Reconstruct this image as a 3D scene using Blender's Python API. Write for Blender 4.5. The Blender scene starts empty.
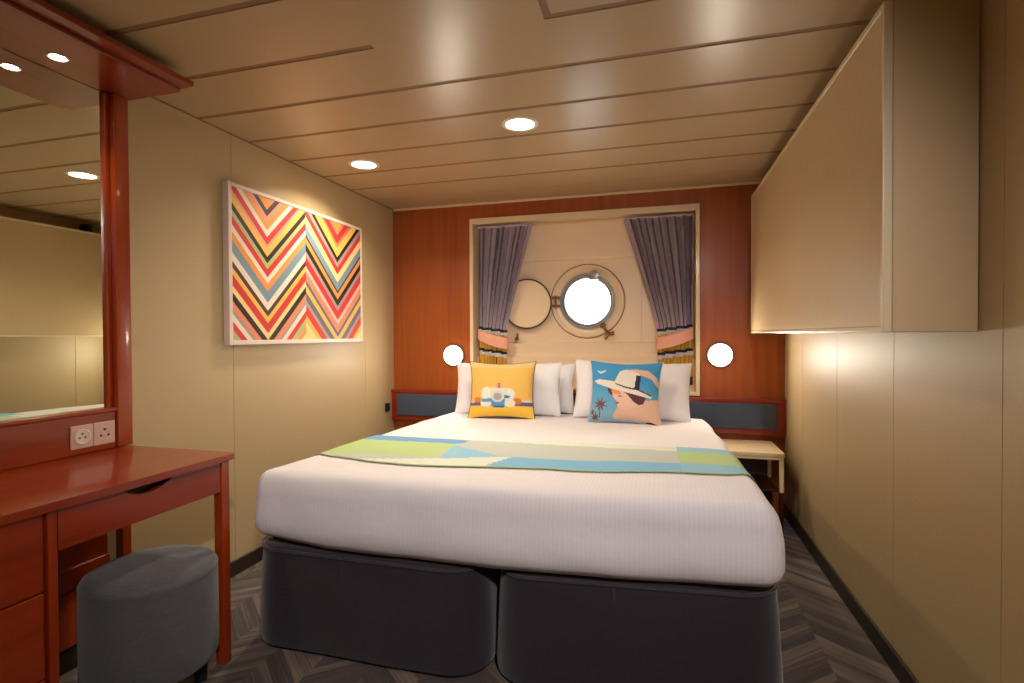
import bpy, bmesh, math, random
from mathutils import Vector, Matrix, noise
random.seed(7)
C = bpy.context.scene.collection
PI = math.pi
# ------------------------------------------------------------------ room dimensions (metres)
L, R, B, H, REAR = -1.946, 0.772, 3.61, 2.10, -1.15

# ------------------------------------------------------------------ materials
def lin(c):
    return tuple(((x/255)/12.92 if x/255 <= .04045 else ((x/255+.055)/1.055)**2.4) for x in c) + (1.0,)

def mat(name, col, rough=.5, metal=0, coat=0, spec=.5, var=.0, vscale=(8, 8, 8), bump=0, bscale=200, sheen=0, col2=None, attr=None, coat_rough=.08):
    m = bpy.data.materials.new(name); m.use_nodes = True
    nt = m.node_tree; b = nt.nodes['Principled BSDF']
    b.inputs['Base Color'].default_value = lin(col)
    b.inputs['Roughness'].default_value = rough; b.inputs['Metallic'].default_value = metal
    b.inputs['Coat Weight'].default_value = coat; b.inputs['Coat Roughness'].default_value = coat_rough
    b.inputs['Specular IOR Level'].default_value = spec
    b.inputs['Sheen Weight'].default_value = sheen
    tc = nt.nodes.new('ShaderNodeTexCoord')
    src = None
    if attr:
        a = nt.nodes.new('ShaderNodeAttribute'); a.attribute_name = attr; src = a.outputs['Color']
    if var or col2:
        mp = nt.nodes.new('ShaderNodeMapping'); mp.inputs['Scale'].default_value = vscale
        nt.links.new(tc.outputs['Object'], mp.inputs['Vector'])
        nz = nt.nodes.new('ShaderNodeTexNoise'); nz.inputs['Scale'].default_value = 1; nz.inputs['Detail'].default_value = 5
        nt.links.new(mp.outputs['Vector'], nz.inputs['Vector'])
        rp = nt.nodes.new('ShaderNodeValToRGB'); rp.color_ramp.elements[0].position = .3; rp.color_ramp.elements[1].position = .7
        c1 = lin(col); c2 = lin(col2) if col2 else tuple(x*(1-var) for x in c1[:3])+(1,)
        rp.color_ramp.elements[0].color = c2; rp.color_ramp.elements[1].color = c1
        nt.links.new(nz.outputs['Fac'], rp.inputs['Fac'])
        if src is None: src = rp.outputs['Color']
    if src is not None: nt.links.new(src, b.inputs['Base Color'])
    if bump:
        nb = nt.nodes.new('ShaderNodeTexNoise'); nb.inputs['Scale'].default_value = bscale; nb.inputs['Detail'].default_value = 3
        nt.links.new(tc.outputs['Object'], nb.inputs['Vector'])
        bp = nt.nodes.new('ShaderNodeBump'); bp.inputs['Strength'].default_value = bump; bp.inputs['Distance'].default_value = .002
        nt.links.new(nb.outputs['Fac'], bp.inputs['Height']); nt.links.new(bp.outputs['Normal'], b.inputs['Normal'])
    return m

def emis(name, col, s):
    m = bpy.data.materials.new(name); m.use_nodes = True
    b = m.node_tree.nodes['Principled BSDF']
    b.inputs['Base Color'].default_value = (.8, .8, .8, 1)
    b.inputs['Emission Color'].default_value = lin(col); b.inputs['Emission Strength'].default_value = s
    return m

def wood(name, dark, light, vscale, rough=.3, coat=.5, coat_rough=.06):
    return mat(name, light, rough, coat=coat, var=.1, vscale=vscale, col2=dark, bump=.03, bscale=60, coat_rough=coat_rough)

M = {}
M['laminate'] = mat('wall_laminate', (192, 168, 126), .46, var=.05, vscale=(120, 120, 120), bump=.22, bscale=200)
M['laminate_seam'] = mat('wall_seam', (138, 118, 88), .6, var=.1)
M['ceiling'] = mat('ceiling_panel', (186, 158, 120), .30, var=.02, vscale=(4, 4, 4), bump=.02, bscale=20)
M['ceiling_seam'] = mat('ceiling_seam', (146, 110, 74), .6, var=.1)
M['wood_wall'] = wood('cherry_wall', (152, 70, 18), (172, 86, 28), (26, 26, .9), .42, .15, .2)
M['wood_red'] = wood('cherry_furniture_y', (122, 36, 4), (152, 52, 6), (22, 1.4, 22), .28, .35)
M['wood_post'] = wood('cherry_furniture_z', (132, 42, 4), (166, 62, 8), (22, 22, 1.2), .28, .35)
M['wood_head'] = wood('cherry_headboard', (120, 26, 8), (150, 38, 12), (1.4, 22, 22), .30, .4)
M['wood_dark'] = wood('dark_cherry', (44, 12, 6), (64, 20, 8), (22, 22, 1.4), .4, .1)
M['cream'] = mat('cream_paint', (236, 214, 172), .35, var=.02, coat=.2)
M['recess'] = mat('recess_enamel', (248, 222, 186), .36, var=.02, coat=.08)
M['cabinet'] = mat('cabinet_cream', (206, 180, 138), .38, var=.03, vscale=(30, 30, 30), bump=.05, bscale=300)
M['cabinet_trim'] = mat('cabinet_edge', (226, 208, 170), .25, var=.02, coat=.4)
M['pad'] = mat('headboard_fabric', (72, 84, 104), .85, var=.15, vscale=(120, 120, 120), bump=.4, bscale=500, sheen=.2)
M['stool'] = mat('stool_fabric', (88, 88, 90), .85, var=.28, vscale=(60, 60, 400), bump=.5, bscale=500, sheen=.2)
M['black'] = mat('black_plastic', (22, 20, 20), .5, var=.1)
M['skirt'] = mat('bed_skirt', (34, 25, 36), .80, var=.15, vscale=(6, 6, 6), bump=.25, bscale=400, sheen=.3)
M['skirt_pipe'] = mat('bed_skirt_piping', (50, 40, 50), .8, var=.1, sheen=.3)
M['mattress'] = mat('mattress_side', (40, 34, 40), .85, var=.1)
M['pillow'] = mat('pillow_cotton', (238, 236, 238), .85, var=.03, bump=.25, bscale=90, sheen=.1)
M['runner'] = mat('runner_weave', (200, 200, 190), .85, attr='Col', bump=.3, bscale=500)
M['cushion_print'] = mat('cushion_print', (200, 200, 190), .8, attr='Col', bump=.2, bscale=400)
M['cushion_back'] = mat('cushion_back', (86, 88, 100), .85, var=.1, bump=.3, bscale=400)
M['cushion_back_white'] = mat('cushion_back_white', (220, 216, 212), .85, var=.05)
M['curtain'] = mat('curtain_fabric', (200, 200, 190), .75, attr='Col', bump=.2, bscale=400, sheen=.25)
M['tie'] = mat('tieback_salmon', (246, 178, 150), .7, var=.06, sheen=.2)
M['steel'] = mat('porthole_steel', (176, 172, 168), .34, metal=.75, var=.08)
M['brass'] = mat('dog_bolt_bronze', (150, 112, 80), .35, metal=1, var=.2, vscale=(60, 60, 60))
M['groove_shade'] = mat('painted_groove_shade', (130, 92, 58), .6, var=.1)  # brown that stands in for shade in the porthole groove
M['rubber'] = mat('rubber_gasket', (52, 44, 38), .6, var=.1)
M['white_metal'] = mat('white_enamel', (230, 224, 214), .3, var=.02)
M['art'] = mat('art_print', (200, 200, 190), .6, attr='Col')
M['art_frame'] = mat('art_frame_white', (226, 210, 196), .4, var=.03)
M['socket'] = mat('socket_plate', (206, 170, 158), .4, var=.02)
M['baseboard'] = mat('dark_baseboard', (46, 38, 30), .45, var=.1)
M['desk_in'] = mat('drawer_inside', (24, 10, 8), .6, var=.1)
M['downlight'] = emis('downlight_lens', (255, 226, 178), 14)
M['spot'] = emis('spotlight_lens', (255, 240, 225), 60)
M['bedlamp'] = emis('bed_lamp_glass', (255, 240, 222), 7)

def mirror_mat():
    m = mat('mirror_glass', (222, 228, 214), .0, metal=1)
    return m
M['mirror'] = mirror_mat()

def glass_mat():
    m = bpy.data.materials.new('porthole_glass'); m.use_nodes = True
    nt = m.node_tree; nt.nodes.remove(nt.nodes['Principled BSDF'])
    g = nt.nodes.new('ShaderNodeBsdfGlossy'); g.inputs['Roughness'].default_value = .02
    t = nt.nodes.new('ShaderNodeBsdfTransparent'); t.inputs['Color'].default_value = (.95, .97, .97, 1)
    f = nt.nodes.new('ShaderNodeFresnel'); f.inputs['IOR'].default_value = 1.45
    x = nt.nodes.new('ShaderNodeMixShader')
    nt.links.new(f.outputs[0], x.inputs[0]); nt.links.new(t.outputs[0], x.inputs[1]); nt.links.new(g.outputs[0], x.inputs[2])
    nt.links.new(x.outputs[0], nt.nodes['Material Output'].inputs['Surface'])
    return m
M['glass'] = glass_mat()

def duvet_mat():
    m = mat('duvet_cotton', (228, 224, 226), .8, sheen=.15)
    nt = m.node_tree; b = nt.nodes['Principled BSDF']
    tc = nt.nodes.new('ShaderNodeTexCoord')
    w = nt.nodes.new('ShaderNodeTexWave'); w.wave_type = 'BANDS'; w.bands_direction = 'X'; w.inputs['Scale'].default_value = 22; w.inputs['Distortion'].default_value = .15
    nt.links.new(tc.outputs['Object'], w.inputs['Vector'])
    rp = nt.nodes.new('ShaderNodeValToRGB'); rp.color_ramp.elements[0].color = lin((226, 221, 223)); rp.color_ramp.elements[1].color = lin((230, 225, 227))
    nt.links.new(w.outputs['Fac'], rp.inputs['Fac']); nt.links.new(rp.outputs['Color'], b.inputs['Base Color'])
    nz = nt.nodes.new('ShaderNodeTexNoise'); nz.inputs['Scale'].default_value = 9; nz.inputs['Detail'].default_value = 4
    nt.links.new(tc.outputs['Object'], nz.inputs['Vector'])
    ad = nt.nodes.new('ShaderNodeMath'); ad.operation = 'MULTIPLY_ADD'; ad.inputs[1].default_value = .025
    nt.links.new(w.outputs['Fac'], ad.inputs[0]); nt.links.new(nz.outputs['Fac'], ad.inputs[2])
    bp = nt.nodes.new('ShaderNodeBump'); bp.inputs['Strength'].default_value = .35; bp.inputs['Distance'].default_value = .012
    nt.links.new(ad.outputs[0], bp.inputs['Height']); nt.links.new(bp.outputs['Normal'], b.inputs['Normal'])
    return m
M['duvet'] = duvet_mat()

def carpet_mat():
    """herringbone of narrow streaked planks, grey-brown"""
    m = mat('carpet_herringbone', (90, 80, 74), .9, sheen=.15)
    nt = m.node_tree; b = nt.nodes['Principled BSDF']; N = nt.nodes.new; K = nt.links.new
    tc = N('ShaderNodeTexCoord'); sp = N('ShaderNodeSeparateXYZ'); K(tc.outputs['Object'], sp.inputs[0])
    def math_(op, a, bb=None, c=None):
        n = N('ShaderNodeMath'); n.operation = op
        for i, s in enumerate((a, bb, c)):
            if s is None: continue
            if isinstance(s, (int, float)): n.inputs[i].default_value = s
            else: K(s, n.inputs[i])
        return n.outputs[0]
    W = .19
    # fold y across columns so planks zigzag at ~35 degrees
    tri = math_('ABSOLUTE', math_('SUBTRACT', math_('FRACT', math_('DIVIDE', sp.outputs['X'], 2*W)), .5))
    zig = math_('MULTIPLY', tri, 2*W)
    t = math_('ADD', sp.outputs['Y'], math_('MULTIPLY', zig, .85))
    row = math_('FLOOR', math_('DIVIDE', t, .040))
    colm = math_('FLOOR', math_('DIVIDE', sp.outputs['X'], W))
    cb = N('ShaderNodeCombineXYZ'); K(row, cb.inputs[0]); K(colm, cb.inputs[1])
    wn = N('ShaderNodeTexWhiteNoise'); wn.noise_dimensions = '2D'; K(cb.outputs[0], wn.inputs['Vector'])
    cs = N('ShaderNodeCombineXYZ'); K(math_('MULTIPLY', t, 130), cs.inputs[0]); K(math_('MULTIPLY', sp.outputs['X'], 5), cs.inputs[1]); K(math_('MULTIPLY', colm, 3.7), cs.inputs[2])
    nz = N('ShaderNodeTexNoise'); nz.inputs['Scale'].default_value = 1; nz.inputs['Detail'].default_value = 4; K(cs.outputs[0], nz.inputs['Vector'])
    v = math_('ADD', math_('MULTIPLY', wn.outputs['Value'], .45), math_('MULTIPLY', nz.outputs['Fac'], .9))
    rp = N('ShaderNodeValToRGB'); e = rp.color_ramp.elements
    e[0].position = .30; e[0].color = lin((38, 31, 29)); e[1].position = .95; e[1].color = lin((126, 108, 92))
    mid = e.new(.62); mid.color = lin((74, 62, 53))
    K(v, rp.inputs['Fac']); K(rp.outputs['Color'], b.inputs['Base Color'])
    nb = N('ShaderNodeTexNoise'); nb.inputs['Scale'].default_value = 600; K(tc.outputs['Object'], nb.inputs['Vector'])
    bp = N('ShaderNodeBump'); bp.inputs['Strength'].default_value = .5; bp.inputs['Distance'].default_value = .003
    K(nb.outputs['Fac'], bp.inputs['Height']); K(bp.outputs['Normal'], b.inputs['Normal'])
    return m
M['carpet'] = carpet_mat()

# ------------------------------------------------------------------ mesh helpers
class MB:
    def __init__(s): s.bm = bmesh.new()
    def box(s, x0, x1, y0, y1, z0, z1, bev=0, seg=2):
        r = bmesh.ops.create_cube(s.bm, size=1)
        vs = r['verts']
        for v in vs:
            v.co = Vector(((x0+x1)/2+v.co.x*(x1-x0), (y0+y1)/2+v.co.y*(y1-y0), (z0+z1)/2+v.co.z*(z1-z0)))
        if bev:
            es = list({e for v in vs for e in v.link_edges})
            bmesh.ops.bevel(s.bm, geom=es, offset=bev, segments=seg, affect='EDGES', profile=.6)
        return s
    def cyl(s, c, axis, r0, r1, h, seg=48, bev=0):
        """frustum starting at c along axis for h"""
        ax = Vector(axis).normalized(); q = Vector((0, 0, 1)).rotation_difference(ax).to_matrix().to_4x4()
        mtx = Matrix.Translation(Vector(c)+ax*h/2) @ q
        r = bmesh.ops.create_cone(s.bm, cap_ends=True, segments=seg, radius1=r0, radius2=r1, depth=h, matrix=mtx)
        if bev:
            vs = r['verts']; es = [e for e in {e for v in vs for e in v.link_edges} if len(e.link_faces) == 2 and max(len(f.verts) for f in e.link_faces) > 4]
            bmesh.ops.bevel(s.bm, geom=es, offset=bev, segments=3, affect='EDGES')
        return s
    def lathe(s, c, axis, prof, seg=64, closed=False):
        """prof: list of (radius, distance along axis)"""
        ax = Vector(axis).normalized(); q = Vector((0, 0, 1)).rotation_difference(ax).to_matrix(); c = Vector(c)
        rings = []
        for r, h in prof:
            if r < 1e-6: rings.append([s.bm.verts.new(c+ax*h)])
            else: rings.append([s.bm.verts.new(c+q@Vector((r*math.cos(2*PI*i/seg), r*math.sin(2*PI*i/seg), h))) for i in range(seg)])
        prs = list(zip(rings, rings[1:])) + ([(rings[-1], rings[0])] if closed else [])
        for a, b in prs:
            for i in range(seg):
                j = (i+1) % seg
                if len(a) == 1: s.bm.faces.new((a[0], b[i], b[j]))
                elif len(b) == 1: s.bm.faces.new((a[i], a[j], b[0]))
                else: s.bm.faces.new((a[i], a[j], b[j], b[i]))
        return s
    def torus(s, c, axis, r, t, seg=64, tseg=10):
        return s.lathe(c, axis, [(r+t*math.cos(a*2*PI/tseg), t*math.sin(a*2*PI/tseg)) for a in range(tseg)], seg, closed=True)
    def prism(s, pts, fn, d0, d1, n=None):
        """polygon pts (a,b) extruded between fn(a,b,d0) and fn(a,b,d1)"""
        A = [s.bm.verts.new(fn(a, b, d0)) for a, b in pts]; Bv = [s.bm.verts.new(fn(a, b, d1)) for a, b in pts]
        s.bm.faces.new(A); s.bm.faces.new(Bv[::-1])
        for i in range(len(pts)):
            j = (i+1) % len(pts); s.bm.faces.new((A[i], Bv[i], Bv[j], A[j]))
        return s
    def build(s, name, m, parent=None, smooth=False, origin=None, angle=35):
        bmesh.ops.recalc_face_normals(s.bm, faces=s.bm.faces)
        me = bpy.data.meshes.new(name)
        o = bpy.data.objects.new(name, me); C.objects.link(o)
        if parent is None:
            if origin is None:
                xs = [v.co for v in s.bm.verts]
                origin = Vector((sum(v.x for v in xs)/len(xs), sum(v.y for v in xs)/len(xs), min(v.z for v in xs)))
            origin = Vector(origin)
        else: origin = Vector(parent.get('_w', (0, 0, 0)))
        for v in s.bm.verts: v.co -= origin
        if parent is None: o.location = origin; o['_w'] = tuple(origin)
        else: o.parent = parent; o['_w'] = tuple(origin)
        if smooth:
            for f in s.bm.faces: f.smooth = True
            for e in s.bm.edges:
                if len(e.link_faces) == 2 and e.calc_face_angle(0) > math.radians(angle): e.smooth = False
        s.bm.to_mesh(me); s.bm.free(); me.materials.append(m)
        return o

def tag(o, label, cat, group=None):
    o['label'] = label; o['category'] = cat
    if group: o['group'] = group
    return o
def thing(name, loc, label, cat, group=None):
    o = bpy.data.objects.new(name, None); C.objects.link(o); o.location = loc; o['_w'] = tuple(loc)
    o.empty_display_size = .1
    return tag(o, label, cat, group)
def struct(o): o['kind'] = 'structure'; return o
def copy_tree(o, parent=None):
    c = o.copy(); C.objects.link(c)
    if parent: c.parent = parent
    for ch in o.children: copy_tree(ch, c)
    return c

def grid_mesh(mb, fn, nu, nv, wrap_u=False):
    vs = [[mb.bm.verts.new(fn(i/nu, j/nv)) for j in range(nv+1)] for i in range(nu if wrap_u else nu+1)]
    fs = []
    for i in range(nu):
        for j in range(nv):
            a = vs[i]; b = vs[(i+1) % nu if wrap_u else i+1]
            fs.append(mb.bm.faces.new((a[j], b[j], b[j+1], a[j+1])))
    return vs, fs

def colour_faces(o, fn):
    """fn(face_index, centre_in_world) -> sRGB 0-255 tuple"""
    me = o.data; at = me.color_attributes.new('Col', 'FLOAT_COLOR', 'CORNER'); w = Vector(o['_w'])
    for p in me.polygons:
        c = lin(fn(p.index, Vector(p.center)+w))
        for li in p.loop_indices: at.data[li].color = c

def inpoly(x, y, pts):
    ins = False; n = len(pts)
    for i in range(n):
        x0, y0 = pts[i]; x1, y1 = pts[i-1]
        if (y0 > y) != (y1 > y) and x < (x1-x0)*(y-y0)/(y1-y0)+x0: ins = not ins
    return ins

# ================================================================== THE SETTING
struct(MB().box(L-.1, R+.1, REAR-.1, B+.25, -.06, 0).build('floor', M['carpet'], origin=(0, 0, 0)))

# ceiling: metal panels with seams; the wide service panel has no seam between the two short ones
GR = .012
def ceiling():
    mb = MB()
    ys = [B-.0, 3.342, 3.045, 2.748, 2.451, 2.154, 1.857]
    for i in range(len(ys)-1):
        g = GR if i else .0015
        g2 = .0015 if i == 0 else GR
        y1 = ys[i]-(g if i > 1 else .0015 if i == 1 else 0); y0 = ys[i+1]+g2
        mb.box(L, R, y0, y1, H, H+.0016, .0005, 1)
    top = 1.857-GR; xa, xb = -.91, -.318
    mb.box(xa, xb-GR, .37, top, H, H+.0016)                 # wide plain area
    for (x0, x1) in ((L, xa), (xb-GR, R)):
        prev = top
        for k, y in enumerate((1.56, 1.263, .966, .669, .37)):
            mb.box(x0 if (x0 == L or not k) else x0+2*GR, x1, y+(GR if y > .4 else 0), prev, H, H+.0016)
            prev = y-GR
    y = .37
    while y > REAR:
        y0 = max(y-.297, REAR); mb.box(L, R, y0, y-2*GR, H, H+.0016); y = y0
    return struct(mb.build('ceiling', M['ceiling'], origin=(0, 0, H)))
ceil = ceiling()
s = MB().box(L-.1, R+.1, REAR-.1, B+.25, H+.0018, H+.08).build('seam_backing', M['ceiling_seam'], ceil)

def wall_side(name, x, sgn, seams):
    """laminate panels with hairline seams; sgn = outward direction"""
    mb = MB(); ys = [REAR]+seams+[B]; g = .0009
    for a, b in zip(ys, ys[1:]):
        lo, hi = sorted((x, x+sgn*.012)); mb.box(lo, hi, a+(g if a != REAR else 0), b-(g if b != B else 0), 0, H, .001, 1)
    o = struct(mb.build(name, M['laminate'], origin=(x, 0, 0)))
    lo, hi = sorted((x+sgn*.012, x+sgn*.1)); MB().box(lo, hi, REAR-.1, B+.25, 0, H+.006).build('seam_backing', M['laminate_seam'], o)
    return o
wall_side('wall_left', L, -1, [-.3, .87, 2.038, 3.205])
wall_side('wall_right', R, 1, [-.27, .31, .89, 1.469, 2.046, 2.626, 3.2])
struct(MB().box(L, R, REAR-.1, REAR, 0, H).build('wall_rear', M['laminate'], origin=(0, REAR, 0)))

# back wall in cherry with the window opening
wx0, wx1, wz0, wz1 = -1.318, .268, .735, 1.985
mb = MB()
mb.box(L, wx0, B, B+.03, 0, H); mb.box(wx1, R, B, B+.03, 0, H); mb.box(wx0, wx1, B, B+.03, wz1, H); mb.box(wx0, wx1, B, B+.03, 0, wz0)
struct(mb.build('wall_back', M['wood_wall'], origin=(0, B, 0)))
# steel hull behind (keeps the daylight out except through the porthole)
HY = 3.755
PX, PZ, PR = -.482, 1.377, .169

def disc_rect(mb, y, cx, cz, r, x0, x1, z0, z1, seg=64):
    """rectangle in the xz plane at y with a round hole"""
    inner = [mb.bm.verts.new((cx+r*math.cos(2*PI*i/seg), y, cz+r*math.sin(2*PI*i/seg))) for i in range(seg)]
    outer = []
    for i in range(seg):
        a = 2*PI*i/seg; dx, dz = math.cos(a), math.sin(a)
        t = min(((x1-cx)/dx if dx > 1e-9 else (x0-cx)/dx if dx < -1e-9 else 1e9), ((z1-cz)/dz if dz > 1e-9 else (z0-cz)/dz if dz < -1e-9 else 1e9))
        outer.append(mb.bm.verts.new((cx+dx*t, y, cz+dz*t)))
    for i in range(seg):
        j = (i+1) % seg; mb.bm.faces.new((inner[i], inner[j], outer[j], outer[i]))
    # corner fill
    for X, Z in ((x0, z0), (x0, z1), (x1, z0), (x1, z1)):
        best = None
        for i in range(seg):
            j = (i+1) % seg; a, b = outer[i].co, outer[j].co
            if (abs(a.x-X) < 1e-6 and abs(b.z-Z) < 1e-6) or (abs(b.x-X) < 1e-6 and abs(a.z-Z) < 1e-6):
                if abs(a.x-b.x) > 1e-6 and abs(a.z-b.z) > 1e-6: best = (outer[i], outer[j])
        if best: mb.bm.faces.new((best[0], best[1], mb.bm.verts.new((X, y, Z))))

win = bpy.data.objects.new('window_1', None); C.objects.link(win); win.location = (PX, B, wz0); win['_w'] = (PX, B, wz0); struct(win)
# cream casing around the opening
mb = MB(); f = .026; fy = B-.022
for (x0, x1, z0, z1) in ((wx0, wx0+f, wz0, wz1), (wx1-f, wx1, wz0, wz1), (wx0+f, wx1-f, wz1-f-.014, wz1), (wx0+f, wx1-f, wz0, wz0+f)):
    mb.box(x0, x1, fy, B+.012, z0, z1, .004, 2)
mb.build('window_frame', M['cream'], win)
# reveal box
mb = MB(); a, b, c, d = wx0+.006, wx1-.006, wz0+.006, wz1-.006
mb.box(a-.01, a+.016, B, HY, c, d); mb.box(b-.016, b+.01, B, HY, c, d); mb.box(a, b, B, HY, d-.02, d+.008); mb.box(a, b, B, HY, c-.01, c+.012)
mb.build('window_reveal', M['recess'], win)
# moulded inner panel with the hole: raised top and bottom bands, flat middle field
mb = MB(); disc_rect(mb, HY, PX, PZ, PR+.012, wx0, wx1, 1.085, 1.675)
x0, x1 = wx0, wx1
def strip(pts):
    for (y0, z0), (y1, z1) in zip(pts, pts[1:]):
        v = [mb.bm.verts.new(p) for p in ((x0, y0, z0), (x1, y0, z0), (x1, y1, z1), (x0, y1, z1))]; mb.bm.faces.new(v)
strip([(HY, 1.675), (HY-.016, 1.681), (HY-.022, 1.69), (HY-.022, wz1)])
strip([(HY, 1.085), (HY-.016, 1.079), (HY-.024, 1.068), (HY-.024, 1.0), (HY-.034, .985), (HY-.05, .975), (HY-.05, wz0)])
bmesh.ops.remove_doubles(mb.bm, verts=mb.bm.verts, dist=.0005)
mb.build('recess_panel', M['recess'], win, smooth=True, angle=30)
# vertical fold in the right of the field
MB().box(-.112, -.104, HY-.006, HY, 1.09, 1.67, .002, 2).box(-1.04, -1.034, HY-.004, HY, 1.09, 1.67, .0015, 2).build('panel_fold', M['recess'], win)
# shallow round moulding, steel ring, glass
mb = MB().lathe((PX, HY, PZ), (0, -1, 0), [(.262, .0), (.261, .012), (.255, .020), (.247, .020), (.240, .012), (.232, .006), (.222, .003), (.21, .0)])
mb.build('porthole_moulding', M['recess'], win, smooth=True)
mb = MB().lathe((PX, HY, PZ), (0, -1, 0), [(PR+.012, -.13), (PR+.028, .0), (PR+.029, .016), (PR+.022, .030), (PR+.012, .030), (PR+.001, .016), (PR-.004, -.002), (PR-.004, -.13)])
mb.build('porthole_ring', M['steel'], win, smooth=True)
MB().torus((PX, HY-.0015, PZ), (0, -1, 0), .264, .0035, 96).build('groove_shade_line', M['groove_shade'], win, smooth=True)  # thin ring painting the dark shade line of the groove round the moulding
MB().torus((PX, HY-.004, PZ), (0, -1, 0), PR-.001, .003).build('porthole_gasket', M['rubber'], win, smooth=True)
MB().cyl((PX, HY+.02, PZ), (0, 1, 0), PR-.003, PR-.003, .006, 64).build('window_glass', M['glass'], win)
# hull plate outside, with the hole
mb = MB(); disc_rect(mb, HY+.10, PX, PZ, PR, L-.1, R+.1, -.05, H+.1); disc_rect(mb, HY+.13, PX, PZ, PR, L-.1, R+.1, -.05, H+.1)
mb.build('hull_plate', M['white_metal'], win)
# dogs (clamps): one on top, one wing nut lower right; hinge left
def dog(ang, r, name, scale=1.0):
    c = Vector((PX+r*math.cos(ang), HY-.03, PZ+r*math.sin(ang))); u = Vector((math.cos(ang), 0, math.sin(ang))); t = Vector((-u.z, 0, u.x))
    mb = MB()
    mb.cyl(c-u*.05*scale, u, .008*scale, .008*scale, .06*scale, 16)
    mb.cyl(c-u*.045*scale+Vector((0, .02, 0)), (0, -1, 0), .017*scale, .015*scale, .028, 20, .002)
    for sg in (-1, 1):
        mb.cyl(c+u*.012*scale, (u*.5+t*sg), .007*scale, .011*scale, .034*scale, 14, .002)
    mb.cyl(c+u*.002*scale, u, .013*scale, .010*scale, .02*scale, 18, .002)
    return mb.build(name, M['brass'], win, smooth=True)
dog(-1.0, .262, 'clamp_bolt', 1.25)
mb = MB()
mb.box(PX+.02, PX+.085, HY-.046, HY-.006, PZ+PR-.020, PZ+PR+.030, .005, 2); mb.cyl((PX+.035, HY-.03, PZ+PR+.036), (1, 0, 0), .010, .010, .035, 18, .002)
mb.build('top_catch', M['steel'], win, smooth=True)
mb = MB()
for dz in (-.03, .03): mb.box(PX-PR-.085, PX-PR-.015, HY-.03, HY-.006, PZ+dz-.009, PZ+dz+.009, .003, 2)
mb.cyl((PX-PR-.058, HY-.022, PZ-.045), (0, 0, 1), .008, .008, .09, 18, .002)
mb.build('cover_hinge', M['brass'], win, smooth=True)
# hinged storm cover folded open to the left
cc = (-.918, HY-.038, 1.365)
cov = MB().lathe(cc, (0, -1, 0), [(0, -.004), (.176, -.004), (.176, .004), (.168, .010), (.05, .011), (0, .011)], 72).build('porthole_cover', M['recess'], win, smooth=True)
cov['label'] = 'round cream storm cover with dark rubber rim'
rim = MB().torus((cc[0], cc[1]-.004, cc[2]), (0, -1, 0), .179, .005, 72).build('cover_rim', M['rubber'], cov, smooth=True)
MB().cyl((-1.00, HY-.06, 1.11), (0, 1, 0), .008, .012, .055, 18, .002).cyl((-1.0, HY-.05, 1.10), (.3, 0, 1), .006, .008, .05, 14, .002).build('cover_catch', M['brass'], win, smooth=True)
for ch in list(win.children)+[]: pass

# baseboards
bh = .072
struct(MB().box(L, L+.012, REAR, B, 0, bh, .002, 1).build('baseboard_left', M['baseboard']))
struct(MB().box(R-.012, R, REAR, B, 0, bh, .002, 1).build('baseboard_right', M['baseboard']))
# slim cove strip where ceiling meets the walls, light strip above the wood wall
struct(MB().box(L+.012, R-.012, B-.012, B, H-.014, H, .001, 1).build('trim_1', M['cream']))
struct(MB().box(L, L+.006, REAR, B-.014, H-.006, H, .001, 1).build('trim_2', M['ceiling_seam']))

# ================================================================== CEILING LIGHTS
def downlight(x, y, label, watts=9, col=(1, .87, .68), spread=140):
    t = thing('ceiling_downlight', (x, y, H), label, 'ceiling light', None)
    MB().lathe((x, y, H), (0, 0, -1), [(.062, -.012), (.066, .004), (.080, .005), (.084, .003), (.085, 0), (.084, -.004)], 56).build('trim_ring', M['white_metal'], t, smooth=True)
    MB().lathe((x, y, H), (0, 0, -1), [(0, .001), (.040, .0015), (.066, .002), (.066, -.008), (0, -.008)], 48).build('light_diffuser', M['downlight'], t, smooth=True)
    ld = bpy.data.lights.new('downlight_lamp', 'AREA'); ld.shape = 'DISK'; ld.size = .12; ld.energy = watts; ld.color = col; ld.spread = math.radians(spread)
    lo = bpy.data.objects.new('downlight_lamp', ld); C.objects.link(lo); lo.parent = t; lo.location = (0, 0, -.006)
    return t
downlight(-.601, 2.313, 'round recessed ceiling light above the middle of the bed, the one nearer the right cabinet', 9)
downlight(-1.585, 2.613, 'round recessed ceiling light near the left wall, above the zigzag artwork', 10)

# ================================================================== BED
ZT = .650; ZB = .392
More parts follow.
